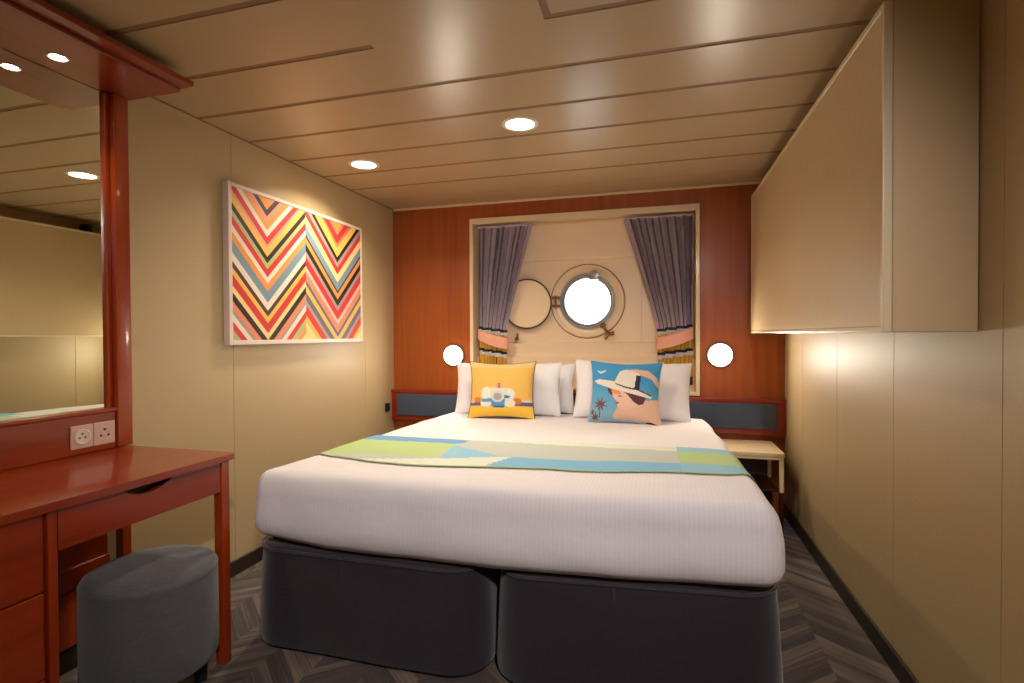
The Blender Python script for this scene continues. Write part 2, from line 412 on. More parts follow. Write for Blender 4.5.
# two upholstered divan bases side by side
def rounded_outline(x0, x1, y0, y1, r, n=10):
    pts = []
    for cx, cy, a0 in ((x1-r, y1-r, 0), (x0+r, y1-r, 90), (x0+r, y0+r, 180), (x1-r, y0+r, 270)):
        for i in range(n+1):
            a = math.radians(a0+90*i/n); pts.append((cx+r*math.cos(a), cy+r*math.sin(a)))
    return pts
def foot(x):   # the foot end runs slightly askew
    return .075*max(0, (x+.5))/.86
def bed_base(x0, x1, y0, label):
    t = thing('divan', ((x0+x1)/2, 2.6, 0), label, 'bed base')
    MB().box(x0+.05, x1-.05, y0+.07+(foot(x1) if x0 > -.6 else 0), 3.47, .3705, ZB-.002, .006, 2).build('mattress_pad', M['mattress'], t)
    out = rounded_outline(x0, x1, y0, 3.53, .13, 12)
    # subdivide straight runs
    pts = []
    for i in range(len(out)):
        a, b = out[i], out[(i+1) % len(out)]; d = math.dist(a, b); n = max(1, int(d/.05))
        for k in range(n): pts.append((a[0]+(b[0]-a[0])*k/n, a[1]+(b[1]-a[1])*k/n))
    mx, my = (x0+x1)/2, (y0+3.53)/2
    prof = [(.018, .015), (-.012, .02), (-.016, .05), (-.010, .15), (-.004, .27), (0, .33), (.001, .355), (.006, .366), (.02, .37)]
    mb = MB(); rings = []
    for ins, z in prof:
        ring = []
        for i, (x, y) in enumerate(pts):
            dx, dy = x-mx, y-my; l = math.hypot(dx/(x1-x0), dy/(3.53-y0))
            nx, ny = (1 if dx > 0 else -1)*min(1, abs(dx)/((x1-x0)/2))**6, (1 if dy > 0 else -1)*min(1, abs(dy)/((3.53-y0)/2))**6
            w = noise.noise(Vector((x*5, y*5, z*2)))*.006*(1 if z < .33 else .3)
            yy = y-ny*(ins-w); yy += foot(x)*(1-min(1, (yy-y0)/1.2)) if x0 > -.6 else 0
            ring.append(mb.bm.verts.new((x-nx*(ins-w), yy, z)))
        rings.append(ring)
    for a, b in zip(rings, rings[1:]):
        for i in range(len(a)):
            j = (i+1) % len(a); mb.bm.faces.new((a[i], a[j], b[j], b[i]))
    mb.bm.faces.new(rings[-1]); mb.bm.faces.new(rings[0][::-1])
    body = mb.build('skirt', M['skirt'], t, smooth=True, angle=60)
    # piping round the top edge
    mb = MB(); n = len(pts); tr = []
    for i in range(n):
        x, y = pts[i]; y += foot(x)*(1-min(1, (y-y0)/1.2)) if x0 > -.6 else 0
        tr.append(Vector((x, y, .362)))
    rr = []
    for i in range(n):
        tg = (tr[(i+1) % n]-tr[i-1]).normalized(); nn = Vector((tg.y, -tg.x, 0))
        rr.append([mb.bm.verts.new(tr[i]+nn*(.006*math.cos(a)+.001)+Vector((0, 0, .006*math.sin(a)))) for a in [k*2*PI/8 for k in range(8)]])
    for i in range(n):
        a, b = rr[i], rr[(i+1) % n]
        for k in range(8): mb.bm.faces.new((a[k], a[(k+1) % 8], b[(k+1) % 8], b[k]))
    mb.build('piping', M['skirt_pipe'], t, smooth=True)
    # centre seam on the front
    xs = mx-.05; yf = y0-.012+(foot(xs) if x0 > -.6 else 0)
    mb = MB(); mb.cyl((xs, yf+.012, .03), (0, 0, 1), .0025, .0025, .32, 8); mb.build('front_seam', M['skirt_pipe'], t, smooth=True)
    return t
bed_base(-1.462, -.560, 1.585, 'dark purple-grey skirted bed base, the half next to the stool and dressing table')
bed_base(-.520, .360, 1.60, 'dark purple-grey skirted bed base, the half nearest the right wall and nightstand')

# mattress + duvet: analytic rounded section shared with the runner
ZT = .650; ZB = .392; BX0, BX1 = -1.428, .350; BY0, BY1 = 1.558, 3.50
def bed_edges(y):
    k = min(1, max(0, (y-BY0)/(BY1-BY0)))
    return BX0+.045*k, BX1-.035*k
SEC = []
def section(n=40):
    """unit half profile from top centre to the bottom tuck: list of (inset from side, z)"""
    p = []
    r = .058
    for i in range(n+1):
        a = PI/2*(1-i/n); p.append((r-r*math.cos(a), ZT-.085+.085*math.sin(a)))
    p += [(-.003, ZT-.12), (-.006, ZT-.14), (-.008, ZT-.175), (-.006, ZT-.205), (.004, ZT-.232), (.024, ZB)]
    return p
SEC = section(12)
SL = [0]
for a, b in zip(SEC, SEC[1:]): SL.append(SL[-1]+math.dist(a, b))
def sec_at(s):
    if s <= 0: return SEC[0]
    for i in range(len(SL)-1):
        if s <= SL[i+1]:
            k = (s-SL[i])/(SL[i+1]-SL[i]); a, b = SEC[i], SEC[i+1]
            return (a[0]+(b[0]-a[0])*k, a[1]+(b[1]-a[1])*k)
    return SEC[-1]
def wr(p):     # gentle wrinkles of the cover
    n = noise.noise(Vector((p.x*3.1, p.y*3.3, p.z*4)))*.009 + noise.noise(Vector((p.x*9, p.y*7+3, p.z*14)))*.0035
    side = max(0, min(1, (ZT-.02-p.z)/.1))
    n += side*(noise.noise(Vector((p.x*6+5, p.y*6, p.z*3)))*.012)
    return n
CR = .055   # plan corner radius
def duvet_pt(u, s):
    """u: position round the plan outline (0..1), s: section arc-length from the top edge"""
    pass
def duvet():
    mb = MB()
    # plan outline points with outward normals
    pts = []
    def corner(cx, cy, a0):
        for i in range(13):
            a = math.radians(a0+90*i/12); pts.append((cx+CR*math.cos(a), cy+CR*math.sin(a), math.cos(a), math.sin(a)))
    def run(p, q, nx, ny, n):
        for i in range(1, n): pts.append((p[0]+(q[0]-p[0])*i/n, p[1]+(q[1]-p[1])*i/n, nx, ny))
    corner(BX1-CR, BY1-CR, 0); run((BX1-CR, BY1), (BX0+CR, BY1), 0, 1, 50)
    corner(BX0+CR, BY1-CR, 90); run((BX0, BY1-CR), (BX0, BY0+CR), -1, 0, 54)
    corner(BX0+CR, BY0+CR, 180); run((BX0+CR, BY0), (BX1-CR, BY0), 0, -1, 50)
    corner(BX1-CR, BY0+CR, 270); run((BX1, BY0+CR), (BX1, BY1-CR), 1, 0, 54)
    rings = []
    mx, my = (BX0+BX1)/2, (BY0+BY1)/2
    def warp(x, y, z):
        k = min(1, max(0, (y-BY0)/(BY1-BY0)))
        h = (x-mx)/((BX1-BX0)/2)
        x += (.045*k if h < 0 else -.035*k)*abs(h)
        y += foot(x)*(1-k)
        # hem rises a little at the left foot corner, dips to the middle
        if z < ZB+.06 and y < 2: z += .028*max(0, (-1.15-x)/.3)*(1-(z-ZB)/.06)+.012*max(0, (x-0)/.35)*(1-(z-ZB)/.06)
        z -= .042*k*max(0, min(1, (z-ZB)/(ZT-ZB)))
        return Vector((x, y, z))
    for ins, z in reversed(SEC):
        ring = []
        for x, y, nx, ny in pts:
            p = warp(x-nx*ins, y-ny*ins, z); p += Vector((nx, ny, .3))*wr(p)
            ring.append(mb.bm.verts.new(p))
        rings.append(ring)
    # shrink to the centre
    for f_ in (.93, .85, .75, .64, .52, .40, .28, .16, .07):
        ring = []
        for x, y, nx, ny in pts:
            x2 = x-nx*SEC[0][0]; y2 = y-ny*SEC[0][0]
            p = warp(mx+(x2-mx)*f_, my+(y2-my)*f_, ZT+.004*(1-f_)); p += Vector((0, 0, 1))*wr(p)*.7
            ring.append(mb.bm.verts.new(p))
        rings.append(ring)
    for a, b in zip(rings, rings[1:]):
        for i in range(len(a)):
            j = (i+1) % len(a); mb.bm.faces.new((a[i], a[j], b[j], b[i]))
    mb.bm.faces.new(rings[-1]); mb.bm.faces.new(rings[0][::-1])
    o = mb.build('duvet', M['duvet'], None, smooth=True, origin=(mx, my, ZB), angle=80)
    return tag(o, 'white striped cotton duvet tucked over the double bed', 'duvet')
duvet_o = duvet()

from mathutils.bvhtree import BVHTree
def world_bvh(o):
    me = o.data; w = Vector(o['_w'])
    return BVHTree.FromPolygons([v.co+w for v in me.vertices], [tuple(p.vertices) for p in me.polygons])
DB = world_bvh(duvet_o)
def drop(x, y, z0=1.2):
    h = DB.ray_cast(Vector((x, y, z0)), Vector((0, 0, -1)))
    return h[0].z if h[0] else None

# runner: a cloth strip that lies across the foot of the bed and hangs a little over both sides
def run_front(x):   # y of the front edge
    pts = [(-1.5, 1.95), (-1.42, 1.90), (-1.32, 1.862), (-1.1, 1.805), (-.87, 1.795), (-.58, 1.825), (-.34, 1.86), (-.13, 1.885), (.09, 1.915), (.24, 1.94), (.33, 1.99), (.45, 2.04)]
    for a, b in zip(pts, pts[1:]):
        if x <= b[0]: k = max(0, (x-a[0])/(b[0]-a[0])); return a[1]+(b[1]-a[1])*k
    return pts[-1][1]
def run_back(x):
    pts = [(-1.5, 2.37), (-1.3, 2.33), (-.85, 2.31), (-.6, 2.36), (-.44, 2.41), (0, 2.41), (.3, 2.41), (.45, 2.41)]
    for a, b in zip(pts, pts[1:]):
        if x <= b[0]: k = max(0, (x-a[0])/(b[0]-a[0])); return a[1]+(b[1]-a[1])*k
    return pts[-1][1]
def runner():
    mb = MB(); NU, NV = 170, 40; off = .0045
    total = 2*.17+(BX1-BX0-.15)
    W0, W1 = -.15, .15   # hang past the flat top
    def P3(u, v):
        # arc-length position across
        s = -(BX1-BX0)/2-.05+u*((BX1-BX0)+.10); mx = (BX0+BX1)/2
        y_n = 2.1
        half = (BX1-BX0)/2-.058
        xx = mx+max(-half, min(half, s)); over = abs(s)-half
        x_for_edge = max(-1.45, min(.4, mx+s))
        y = run_front(x_for_edge)+(run_back(x_for_edge)-run_front(x_for_edge))*v
        k = (y-BY0)/(BY1-BY0); hx = (xx-mx)/((BX1-BX0)/2)
        if over <= 0:
            x = xx+(.045*k if hx < 0 else -.035*k)*abs(hx)
            z = drop(x, y); return Vector((x, y, z+off))
        ins, z = sec_at(over); sg = 1 if s > 0 else -1
        x = (BX1-ins if sg > 0 else BX0+ins); h2 = (x-mx)/((BX1-BX0)/2)
        x += (.045*k if h2 < 0 else -.035*k)*abs(h2)
        # project onto the duvet from outside
        a = PI/2*min(1, over/.091); d = Vector((sg*math.sin(a), 0, math.cos(a)))
        o = Vector((x, y, z)); hit = DB.ray_cast(o+d*.2, -d)
        if hit[0]: return hit[0]+d*off
        return o+d*off
    vs, fs = grid_mesh(mb, P3, NU, NV)
    bmesh.ops.recalc_face_normals(mb.bm, faces=mb.bm.faces)
    bmesh.ops.solidify(mb.bm, geom=list(mb.bm.faces), thickness=-.002)
    o = mb.build('bed_runner', M['runner'], None, smooth=True, origin=((BX0+BX1)/2, 2.1, ZT), angle=70)
    BLUE, GREEN, LB, CREAM, GREY, TEAL, TRIM, PG = (104, 156, 204), (176, 200, 132), (142, 190, 212), (214, 220, 204), (186, 192, 184), (124, 180, 212), (158, 180, 122), (214, 220, 202)
    def colf(i, p):
        x, y = p.x, p.y; f0 = run_front(x)
        if y < f0+.012: return TRIM
        if inpoly(x, y, [(-.885, 2.19), (-.84, 1.925), (-.60, 2.0)]): return LB
        if x < -.855+.2*(y-2.26) and y > 2.215: return BLUE if x > -1.36 else LB
        if x < -.865 and y > 1.93-.12*max(0, -1.1-x): return GREEN
        if x < -.60+.35*(y-1.9) and y < 1.925+.32*(x+.84)+.001 and y < 2.0: return CREAM
        if x < .085:
            if y < 2.0+.11*(x+.6) and x > -.60: return TEAL
            if y < 2.315: return GREY
            return PG
        if y > 2.30: return LB
        if y > 2.09: return GREEN
        return LB
    colour_faces(o, colf)
    return tag(o, 'blue, green and grey colour-block bed runner laid across the white duvet', 'bed runner')
runner()

# ------------------------------------------------------------------ pillows and cushions
def puff(w, h, T, nu=36, nv=28, pinch=.03, seed=0, wrinkle=.004):
    """pillow in local xz plane, bottom at z=0; returns front fn, back fn (front faces -y)"""
    def f(u, v, sg):
        a, b = 2*u-1, 2*v-1
        e = pinch*(1-abs(a)**2)*abs(b)**3; e2 = pinch*(1-abs(b)**2)*abs(a)**3
        x = a*(w/2)*(1-e2/w*2); z = h/2+b*(h/2)*(1-e/h*2)
        t = T/2*(max(0, 1-abs(a)**2.6)**.55)*(max(0, 1-abs(b)**2.6)**.55)
        n = noise.noise(Vector((x*7+seed, z*7, seed*3.1)))*wrinkle*4*(t/(T/2))+noise.noise(Vector((x*22+seed, z*16, seed)))*wrinkle*(t/(T/2))
        return Vector((x, sg*(t+n*.5), z))
    return f
def make_pillow(w, h, T, seed):
    mb = MB(); f = puff(w, h, T, seed=seed, pinch=.016, wrinkle=.010)
    grid_mesh(mb, lambda u, v: f(u, v, -1), 40, 30); grid_mesh(mb, lambda u, v: f(u, v, 1), 40, 30)
    bmesh.ops.remove_doubles(mb.bm, verts=mb.bm.verts, dist=.0004)
    return mb
def place(o, loc, tilt, rz=0, roll=0):
    o.location = loc; o.rotation_euler = (math.radians(tilt), math.radians(roll), math.radians(rz))
specs = [  # x, y, z, w, h, T, tilt, rz, roll, label
    (-.880, 3.435, .612, .71, .335, .11, -7, 0, 0, 'white pillow at the back, partly hidden behind the pillow of the yellow cushion'),
    (-.950, 3.265, .612, .725, .350, .11, -10, 0, -.6, 'white pillow directly behind the yellow printed cushion'),
    (-.15, 3.435, .612, .67, .340, .11, -7, 0, 0, 'white pillow at the back, partly hidden behind the pillow of the blue cushion'),
    (-.160, 3.265, .612, .71, .365, .11, -10, 0, 1.5, 'white pillow directly behind the blue printed cushion'),
]
for k, (x, y, z, w, h, T, ti, rz, ro, lb) in enumerate(specs):
    o = make_pillow(w, h, T, 1.7*k+.3).build('pillow', M['pillow'], None, smooth=True, origin=(0, 0, 0), angle=80)
    place(o, (x, y, z), ti, rz, ro); tag(o, lb, 'pillow', None)

def star(cx, cy, r, n=7, inner=.3, rot=0):
    pts = []
    for i in range(2*n):
        a = PI*i/n+rot; q = r if i % 2 == 0 else r*inner
        pts.append((cx+q*math.cos(a), cy+q*math.sin(a)))
    return pts
def ell(cx, cy, rx, ry, n=24): return [(cx+rx*math.cos(2*PI*i/n), cy+ry*math.sin(2*PI*i/n)) for i in range(n)]
# print designs drawn in 0..1 cushion coordinates, y down
def YC(pts): return [((x-105)/540, (y-95)/505) for x, y in pts]
YEL = [(YC([(60, 440), (700, 440), (700, 462), (60, 462)]), (214, 196, 190)), (YC([(60, 458), (700, 458), (700, 490), (60, 490)]), (96, 92, 120)),
       (YC(ell(185, 440, 32, 24)), (216, 120, 60)), (YC(ell(510, 450, 36, 28)), (206, 116, 64)), (YC(ell(140, 455, 22, 14)), (226, 180, 180)),
       (YC(ell(262, 385, 46, 56)), (222, 226, 214)), (YC(ell(440, 392, 48, 54)), (222, 226, 214)), (YC([(290, 335), (430, 335), (430, 420), (290, 420)]), (214, 216, 200)),
       (YC(ell(258, 473, 46, 26)), (226, 226, 226)), (YC(ell(450, 468, 44, 34)), (224, 226, 200)),
       (YC([(220, 432), (300, 425), (300, 455), (225, 458)]), (92, 150, 196)), (YC([(405, 395), (455, 405), (440, 425), (405, 425)]), (60, 130, 190)),
       (YC([(335, 292), (385, 292), (390, 340), (330, 340)]), (226, 170, 140)), (YC([(352, 292), (368, 292), (368, 340), (352, 340)]), (196, 110, 90)),
       (YC([(300, 430), (412, 430), (408, 505), (312, 505)]), (78, 148, 202)), (YC([(318, 488), (404, 488), (402, 508), (322, 508)]), (40, 96, 150)),
       (YC(ell(352, 408, 52, 52)), (206, 206, 200)), (YC(ell(352, 410, 32, 32)), (162, 160, 166))]
def BC(pts): return [((x-165)/550, (y-125)/500) for x, y in pts]
BLU = [(BC([(225, 210), (255, 222), (300, 204), (285, 225), (255, 238), (235, 228)]), (214, 224, 230)),
       (BC(star(262, 482, 66, 8, .34, .3)), (120, 74, 60)), (BC(star(222, 585, 48, 8, .34, .1)), (120, 74, 60)), (BC(star(198, 545, 28, 7, .35)), (120, 74, 60)),
       (BC([(256, 490), (268, 490), (262, 600), (254, 600)]), (140, 92, 76)),
       (BC([(400, 495), (480, 470), (560, 440), (700, 425), (730, 430), (730, 615), (370, 605), (362, 565), (385, 525)]), (226, 184, 158)),
       (BC([(345, 355), (440, 365), (520, 420), (560, 470), (500, 500), (440, 515), (400, 492), (384, 462), (392, 452), (362, 420), (352, 395)]), (232, 192, 168)),
       (BC([(345, 358), (400, 362), (425, 395), (390, 400), (352, 392)]), (226, 150, 96)),
       (BC([(378, 456), (408, 456), (406, 472), (384, 474)]), (176, 84, 96)), (BC([(398, 408), (424, 406), (424, 416), (402, 418)]), (110, 100, 104)),
       (BC([(316, 346), (348, 362), (358, 410), (336, 402), (322, 375)]), (92, 48, 60)),
       (BC([(430, 368), (570, 385), (604, 418), (588, 462), (552, 474), (512, 448), (470, 400)]), (92, 48, 60)),
       (BC([(440, 195), (520, 188), (610, 200), (690, 258), (712, 300), (712, 340), (690, 320), (640, 268), (560, 240), (500, 220)]), (226, 178, 150)),
       (BC([(365, 305), (388, 250), (404, 212), (440, 196), (500, 204), (545, 228), (560, 244), (548, 352), (450, 340)]), (226, 218, 206)),
       (BC([(200, 300), (240, 284), (370, 298), (500, 335), (600, 378), (655, 408), (640, 420), (560, 402), (430, 374), (330, 352), (230, 320)]), (230, 222, 208)),
       (BC([(370, 308), (450, 334), (550, 352), (650, 396), (640, 402), (545, 362), (445, 345), (375, 318)]), (60, 52, 66)),
       (BC([(528, 240), (562, 246), (552, 358), (516, 346)]), (28, 30, 48)),
       (BC([(604, 612), (640, 604), (696, 622), (700, 640), (600, 640)]), (44, 34, 38))]
def cushion(name, w, h, T, design, basef, backm, loc, tilt, rz, roll, label):
    t = thing(name, (0, 0, 0), label, 'cushion')
    f = puff(w, h, T, pinch=.02, seed=loc[0]*5, wrinkle=.003); N_ = 110
    mb = MB(); grid_mesh(mb, lambda u, v: f(u, v, -1), N_, N_)
    o = mb.build('printed_front', M['cushion_print'], t, smooth=True, angle=80)
    def cf(i, p):
        u = (i//N_+.5)/N_; v = 1-(i % N_+.5)/N_; c = basef(u, v)
        for pts, cc in design:
            if inpoly(u, v, pts): c = cc
        return c
    colour_faces(o, cf)
    mb = MB(); g = puff(w+.004, h+.004, T*1.35, pinch=.02, seed=3, wrinkle=.003); grid_mesh(mb, lambda u, v: g(u, v, 1)+Vector((0, 0, -.002)), 40, 40)
    mb.build('back_panel', backm, t, smooth=True, angle=80)
    # piped edge
    mb = MB(); ring = [f(i/30, 0, 1) for i in range(30)]+[f(1, i/30, 1) for i in range(30)]+[f(1-i/30, 1, 1) for i in range(30)]+[f(0, 1-i/30, 1) for i in range(30)]
    n = len(ring); rr = []; cen = Vector((0, 0, h/2))
    for p in ring:
        d = (p-cen); d.y = 0; d.normalize()
        rr.append([mb.bm.verts.new(p+d*.0035*math.cos(a)+Vector((0, .0035*math.sin(a), 0))) for a in [k*2*PI/6 for k in range(6)]])
    for i in range(n):
        a, b = rr[i], rr[(i+1) % n]
        for k in range(6): mb.bm.faces.new((a[k], a[(k+1) % 6], b[(k+1) % 6], b[k]))
    mb.build('edge_piping', backm, t, smooth=True)
    place(t, loc, tilt, rz, roll); return t
def ybase(u, v):
    if v > .80: return (240, 196, 70)
    return (232, 184, 92) if v > .12 else (228, 190, 122)
def bbase(u, v):
    k = min(1, max(0, (v-.3)/.6)); return (int(60+70*k), int(146+36*k), int(198+10*k))
cushion('throw_cushion', .425, .365, .11, YEL, ybase, M['cushion_back'], (-.935, 3.100, .614), -12, 7, 0, 'square yellow cushion printed with a small blue and white vehicle')
cushion('throw_cushion', .425, .375, .11, BLU, bbase, M['cushion_back_white'], (-.190, 3.100, .612), -12, -3, 1.2, 'square sky-blue cushion printed with a woman in a wide sun hat and palm trees')

# ================================================================== HEADBOARD, NIGHTSTAND
t = thing('headboard', ((L+R)/2, B-.03, .474), 'low cherry wood headboard rail with blue-grey padded panels along the back wall', 'headboard')
hy = 3.565
MB().box(L+.003, R-.003, hy, B-.002, .500, .722, .005, 2).build('frame', M['wood_head'], t)
MB().box(L+.001, R-.001, hy-.006, B-.001, .706, .729, .004, 2).build('top_rail', M['wood_head'], t)
for a, b in ((-1.895, -.60), (-.52, .718)):
    MB().box(a, b, hy-.012, hy+.004, .538, .699, .008, 3).build('padded_panel', M['pad'], t, smooth=True)

t = thing('nightstand', (.48, 3.41, 0), 'small cream-topped nightstand with open dark wood compartment right of the bed', 'nightstand')
nx0, nx1, ny0, ny1, nz = .38, .686, 3.20, 3.56, .469
MB().box(nx0, nx1, ny0, ny1, nz-.022, nz, .004, 2).build('top', M['cream'], t)
MB().box(nx0, nx1-.004, ny0+.004, ny0+.022, nz-.040, nz-.023, .002, 1).build('front_rail', M['cream'], t)
for x in (nx0+.002, nx1-.026):
    for y in (ny0+.004, ny1-.024):
        MB().box(x, x+.022, y, y+.022, .245, nz-.041 if y < 3.3 else nz-.023, .002, 1).build('leg', M['cream'], t)
        MB().box(x+.001, x+.021, y+.001, y+.021, 0, .2445, .001, 1).build('lower_leg', M['wood_dark'], t)
MB().box(nx0+.025, nx1-.027, ny0+.008, ny1-.004, .247, .262, .002, 1).build('shelf', M['wood_dark'], t)
MB().box(nx0+.025, nx1-.027, ny1-.014, ny1-.003, .02, nz-.024).build('back_panel', M['wood_dark'], t)

# ================================================================== WALL LAMPS
M['lamp_base'] = mat('lamp_base_metal', (120, 104, 90), .4, metal=.6, var=.05)
def bed_lamp(x, z, label):
    t = thing('wall_lamp', (x, B, z), label, 'wall lamp', 'round bedside wall lamps')
    MB().lathe((x, B-.001, z), (0, -1, 0), [(0, 0), (.078, 0), (.081, .004), (.081, .018), (.077, .022), (.0, .022)], 56).build('lamp_base', M['lamp_base'], t, smooth=True)
    MB().lathe((x, B-.001, z), (0, -1, 0), [(.0, .0225), (.070, .0225), (.073, .030), (.070, .042), (.057, .052), (.033, .058), (0, .060)], 56).build('lamp_glass', M['bedlamp'], t, smooth=True)
    ld = bpy.data.lights.new('bed_lamp_light', 'AREA'); ld.shape = 'DISK'; ld.size = .14; ld.energy = 4.5; ld.color = (1, .88, .72)
    lo = bpy.data.objects.new('bed_lamp_light', ld); C.objects.link(lo); lo.parent = t; lo.location = (0, -.066, 0); lo.rotation_euler = (math.radians(90), 0, math.radians(180))
    lo.rotation_euler = (math.radians(-90), 0, 0)
bed_lamp(-1.446, .990, 'glowing round wall lamp on the left of the window')
bed_lamp(.390, 1.002, 'glowing round wall lamp on the right of the window')

# ================================================================== CURTAINS
def curtain(xo, xi_top, xi_waist, sg, zbot, label):
    """xo: outer fixed edge; inner edge moves from xi_top to xi_waist at the tieback"""
    t = thing('curtain', ((xo+xi_top)/2, 3.66, zbot), label, 'curtain', 'tied-back window curtains')
    ZTOP, ZW = 1.925, 1.155; NF = 6; NU, NV = 150, 120; y0 = 3.658
    def inner(z):
        if z > ZW+.04:
            k = (z-ZW-.04)/(ZTOP-ZW-.04); return xi_waist+(xi_top-xi_waist)*(k**1.05)
        if z > ZW-.05: return xi_waist
        k = (ZW-.05-z)/(ZW-.05-zbot); return xi_waist-.012*k*(1 if xi_waist > xo else -1)
    def fn(u, v, dy=0):
        z = ZTOP+(zbot-ZTOP)*v; xi = inner(z); w = abs(xi-xo)
        ph = 2*PI*NF*u+.9*math.sin(u*9+sg)
        amp = .007+(.024+.008*math.sin(u*17)-.007)*min(1, max(0, (z-ZW-.03)/.25))
        near = math.exp(-((z-ZW)/.05)**2); amp *= 1-.55*near
        uu = u+.010*math.sin(2*ph)*(1 if w > .2 else .5)
        x = xo+(xi-xo)*uu
        y = y0+amp*math.sin(ph)+.0035*math.sin(3*ph+z*3)*min(1, max(0, (z-ZW-.03)/.25))+noise.noise(Vector((u*6, z*2.5, sg)))*.008
        return Vector((x, y+dy, z))
    mb = MB(); grid_mesh(mb, fn, NU, NV)
    bmesh.ops.solidify(mb.bm, geom=list(mb.bm.faces), thickness=.0018)
    d = mb.build('drape', M['curtain'], t, smooth=True, angle=80)
    w = Vector(t['_w'])
    def cf(i, p):
        z = p.z; s_ = (p.x-xo)/(inner(z)-xo)
        zz = z+.03*(s_-.5)
        n = noise.noise(Vector((p.x*60, 0, z*20)))
        if zz > 1.188: return (216, 200, 216) if math.sin(s_*NF*1.5*2*PI+.8*math.sin(z*4+s_*8)) < .62 else (140, 126, 142)  # darker mauve bands paint the shade of fold valleys into the cloth colour
        if zz > 1.168: return (60, 58, 76)
        if zz > 1.145: return (248, 246, 248)
        stripe = math.sin(s_*9.6*PI*2+.6)
        def yel(): return (248, 200, 66) if stripe < .8 else (90, 74, 46) if stripe > .93 else (248, 220, 120)
        if zz > 1.030: return yel()
        if zz > 1.010: return (48, 46, 64)
        if zz > .985: return (244, 242, 248)
        if zz > .84: return yel()
        return (84, 78, 90)
    colour_faces(d, cf)
    # tieback band wrapped around the gathered cloth, sloping up to the outer side
    mb = MB(); NB = 40; hh = .072
    def tb(u, v):
        a = 2*PI*u; x0_, x1_ = xo, xi_waist; cx = (x0_+x1_)/2; rx = abs(x1_-x0_)/2+.006; ry = .031
        X = cx+rx*math.cos(a); Y = y0+.002+ry*math.sin(a)
        s_ = (X-xo)/(xi_waist-xo); zc = 1.145-.070*s_+.010*math.sin(s_*PI)*-1
        return Vector((X, Y, zc+hh*(v-.5)*1.15))
    grid_mesh(mb, tb, NB, 6, wrap_u=True); bmesh.ops.recalc_face_normals(mb.bm, faces=mb.bm.faces)
    bmesh.ops.solidify(mb.bm, geom=list(mb.bm.faces), thickness=.002)
    mb.build('tieback', M['tie'], t, smooth=True, angle=80)
    mb = MB().box(min(xo, xi_top), max(xo, xi_top), y0-.004, y0+.014, ZTOP-.002, ZTOP+.012, .003, 2)
    mb.build('heading_tape', M['curtain_head'], t)
M['curtain_head'] = mat('curtain_heading', (216, 198, 218), .8, var=.1)
curtain(-1.276, -.855, -1.050, 1, .80, 'purple-grey curtain with yellow patterned lower band tied back at the left of the window')
curtain(.226, -.215, .000, -1, .80, 'purple-grey curtain with yellow patterned lower band tied back at the right of the window')

# ================================================================== OVERHEAD CABINET
t = thing('wall_cabinet', (.665, 2.55, 1.146), 'large cream overhead cabinet mounted high on the right wall', 'cabinet')
cx, cy0, cy1, cz0, cz1 = .563, 1.562, 3.535, 1.142, 1.995
MB().box(cx+.022, R-.002, cy0, cy1, cz0, cz1, .002, 1).build('body', M['cabinet'], t)
MB().box(cx+.004, cx+.0215, cy0+.003, cy1-.003, cz0+.003, cz1-.003, .001, 1).build('front_panel', M['cabinet'], t)
mb = MB(); e = .016
mb.box(cx, cx+.0215, cy0, cy0+e, cz0, cz1, .003, 2); mb.box(cx, cx+.0215, cy0+e, cy1, cz0, cz0+e, .003, 2); mb.box(cx, cx+.0215, cy0+e, cy1, cz1-e, cz1, .003, 2); mb.box(cx, cx+.0215, cy1-e, cy1, cz0+e, cz1-e, .003, 2)
mb.build('edge_trim', M['cabinet_trim'], t)
tag(MB().box(.60, .68, 3.18, 3.23, 1.9955, 2.062, .006, 2).cyl((.60, 3.205, 2.03), (-1, 0, 0), .012, .012, .012, 16, .002).build('latch_box', M['black']), 'small black latch on top of the overhead cabinet near the wood wall', 'latch')

# ================================================================== FRAMED ART
t = thing('framed_artwork', (L, 2.53, 1.1), 'white framed artwork of colourful zigzag stripes on the left wall', 'picture')
ay0, ay1, az0, az1 = 1.980, 3.117, 1.098, 1.860; ax = L+.036; fw = .022
mb = MB()
mb.box(L+.001, ax, ay0, ay0+fw, az0, az1, .003, 2); mb.box(L+.001, ax, ay1-.018, ay1, az0, az1, .003, 2)
mb.box(L+.001, ax, ay0+fw, ay1-.018, az0, az0+.022, .003, 2); mb.box(L+.001, ax, ay0+fw, ay1-.018, az1-.018, az1, .003, 2)
mb.build('picture_frame', M['art_frame'], t)
PK = dict(Pk=(232, 182, 172), O=(232, 148, 72), D=(58, 38, 34), P=(226, 150, 128), W=(232, 214, 196), R_=(206, 52, 48), Y=(238, 182, 84), K=(38, 26, 20), G=(178, 178, 116), B_=(118, 144, 160), S=(232, 136, 98), N=(72, 52, 46), Gy=(168, 146, 140), LY=(240, 206, 138), T=(190, 130, 96), Bd=(104, 100, 116))
V1 = [(1.835, 'G'), (1.782, 'O'), (1.748, 'D'), (1.718, 'P'), (1.678, 'O'), (1.644, 'W'), (1.604, 'R_'), (1.584, 'P'), (1.543, 'Y'), (1.510, 'K'), (1.480, 'G'), (1.439, 'R_'), (1.406, 'W'), (1.366, 'O'), (1.309, 'B_'), (1.268, 'W'), (1.238, 'N'), (1.205, 'Y'), (1.154, 'R_'), (1.120, 'LY'), (1.080, 'K'), (1.045, 'S'), (1.02, 'Gy'), (.985, 'W'), (.945, 'R_'), (.90, 'G'), (.86, 'O'), (-9, 'LY')]
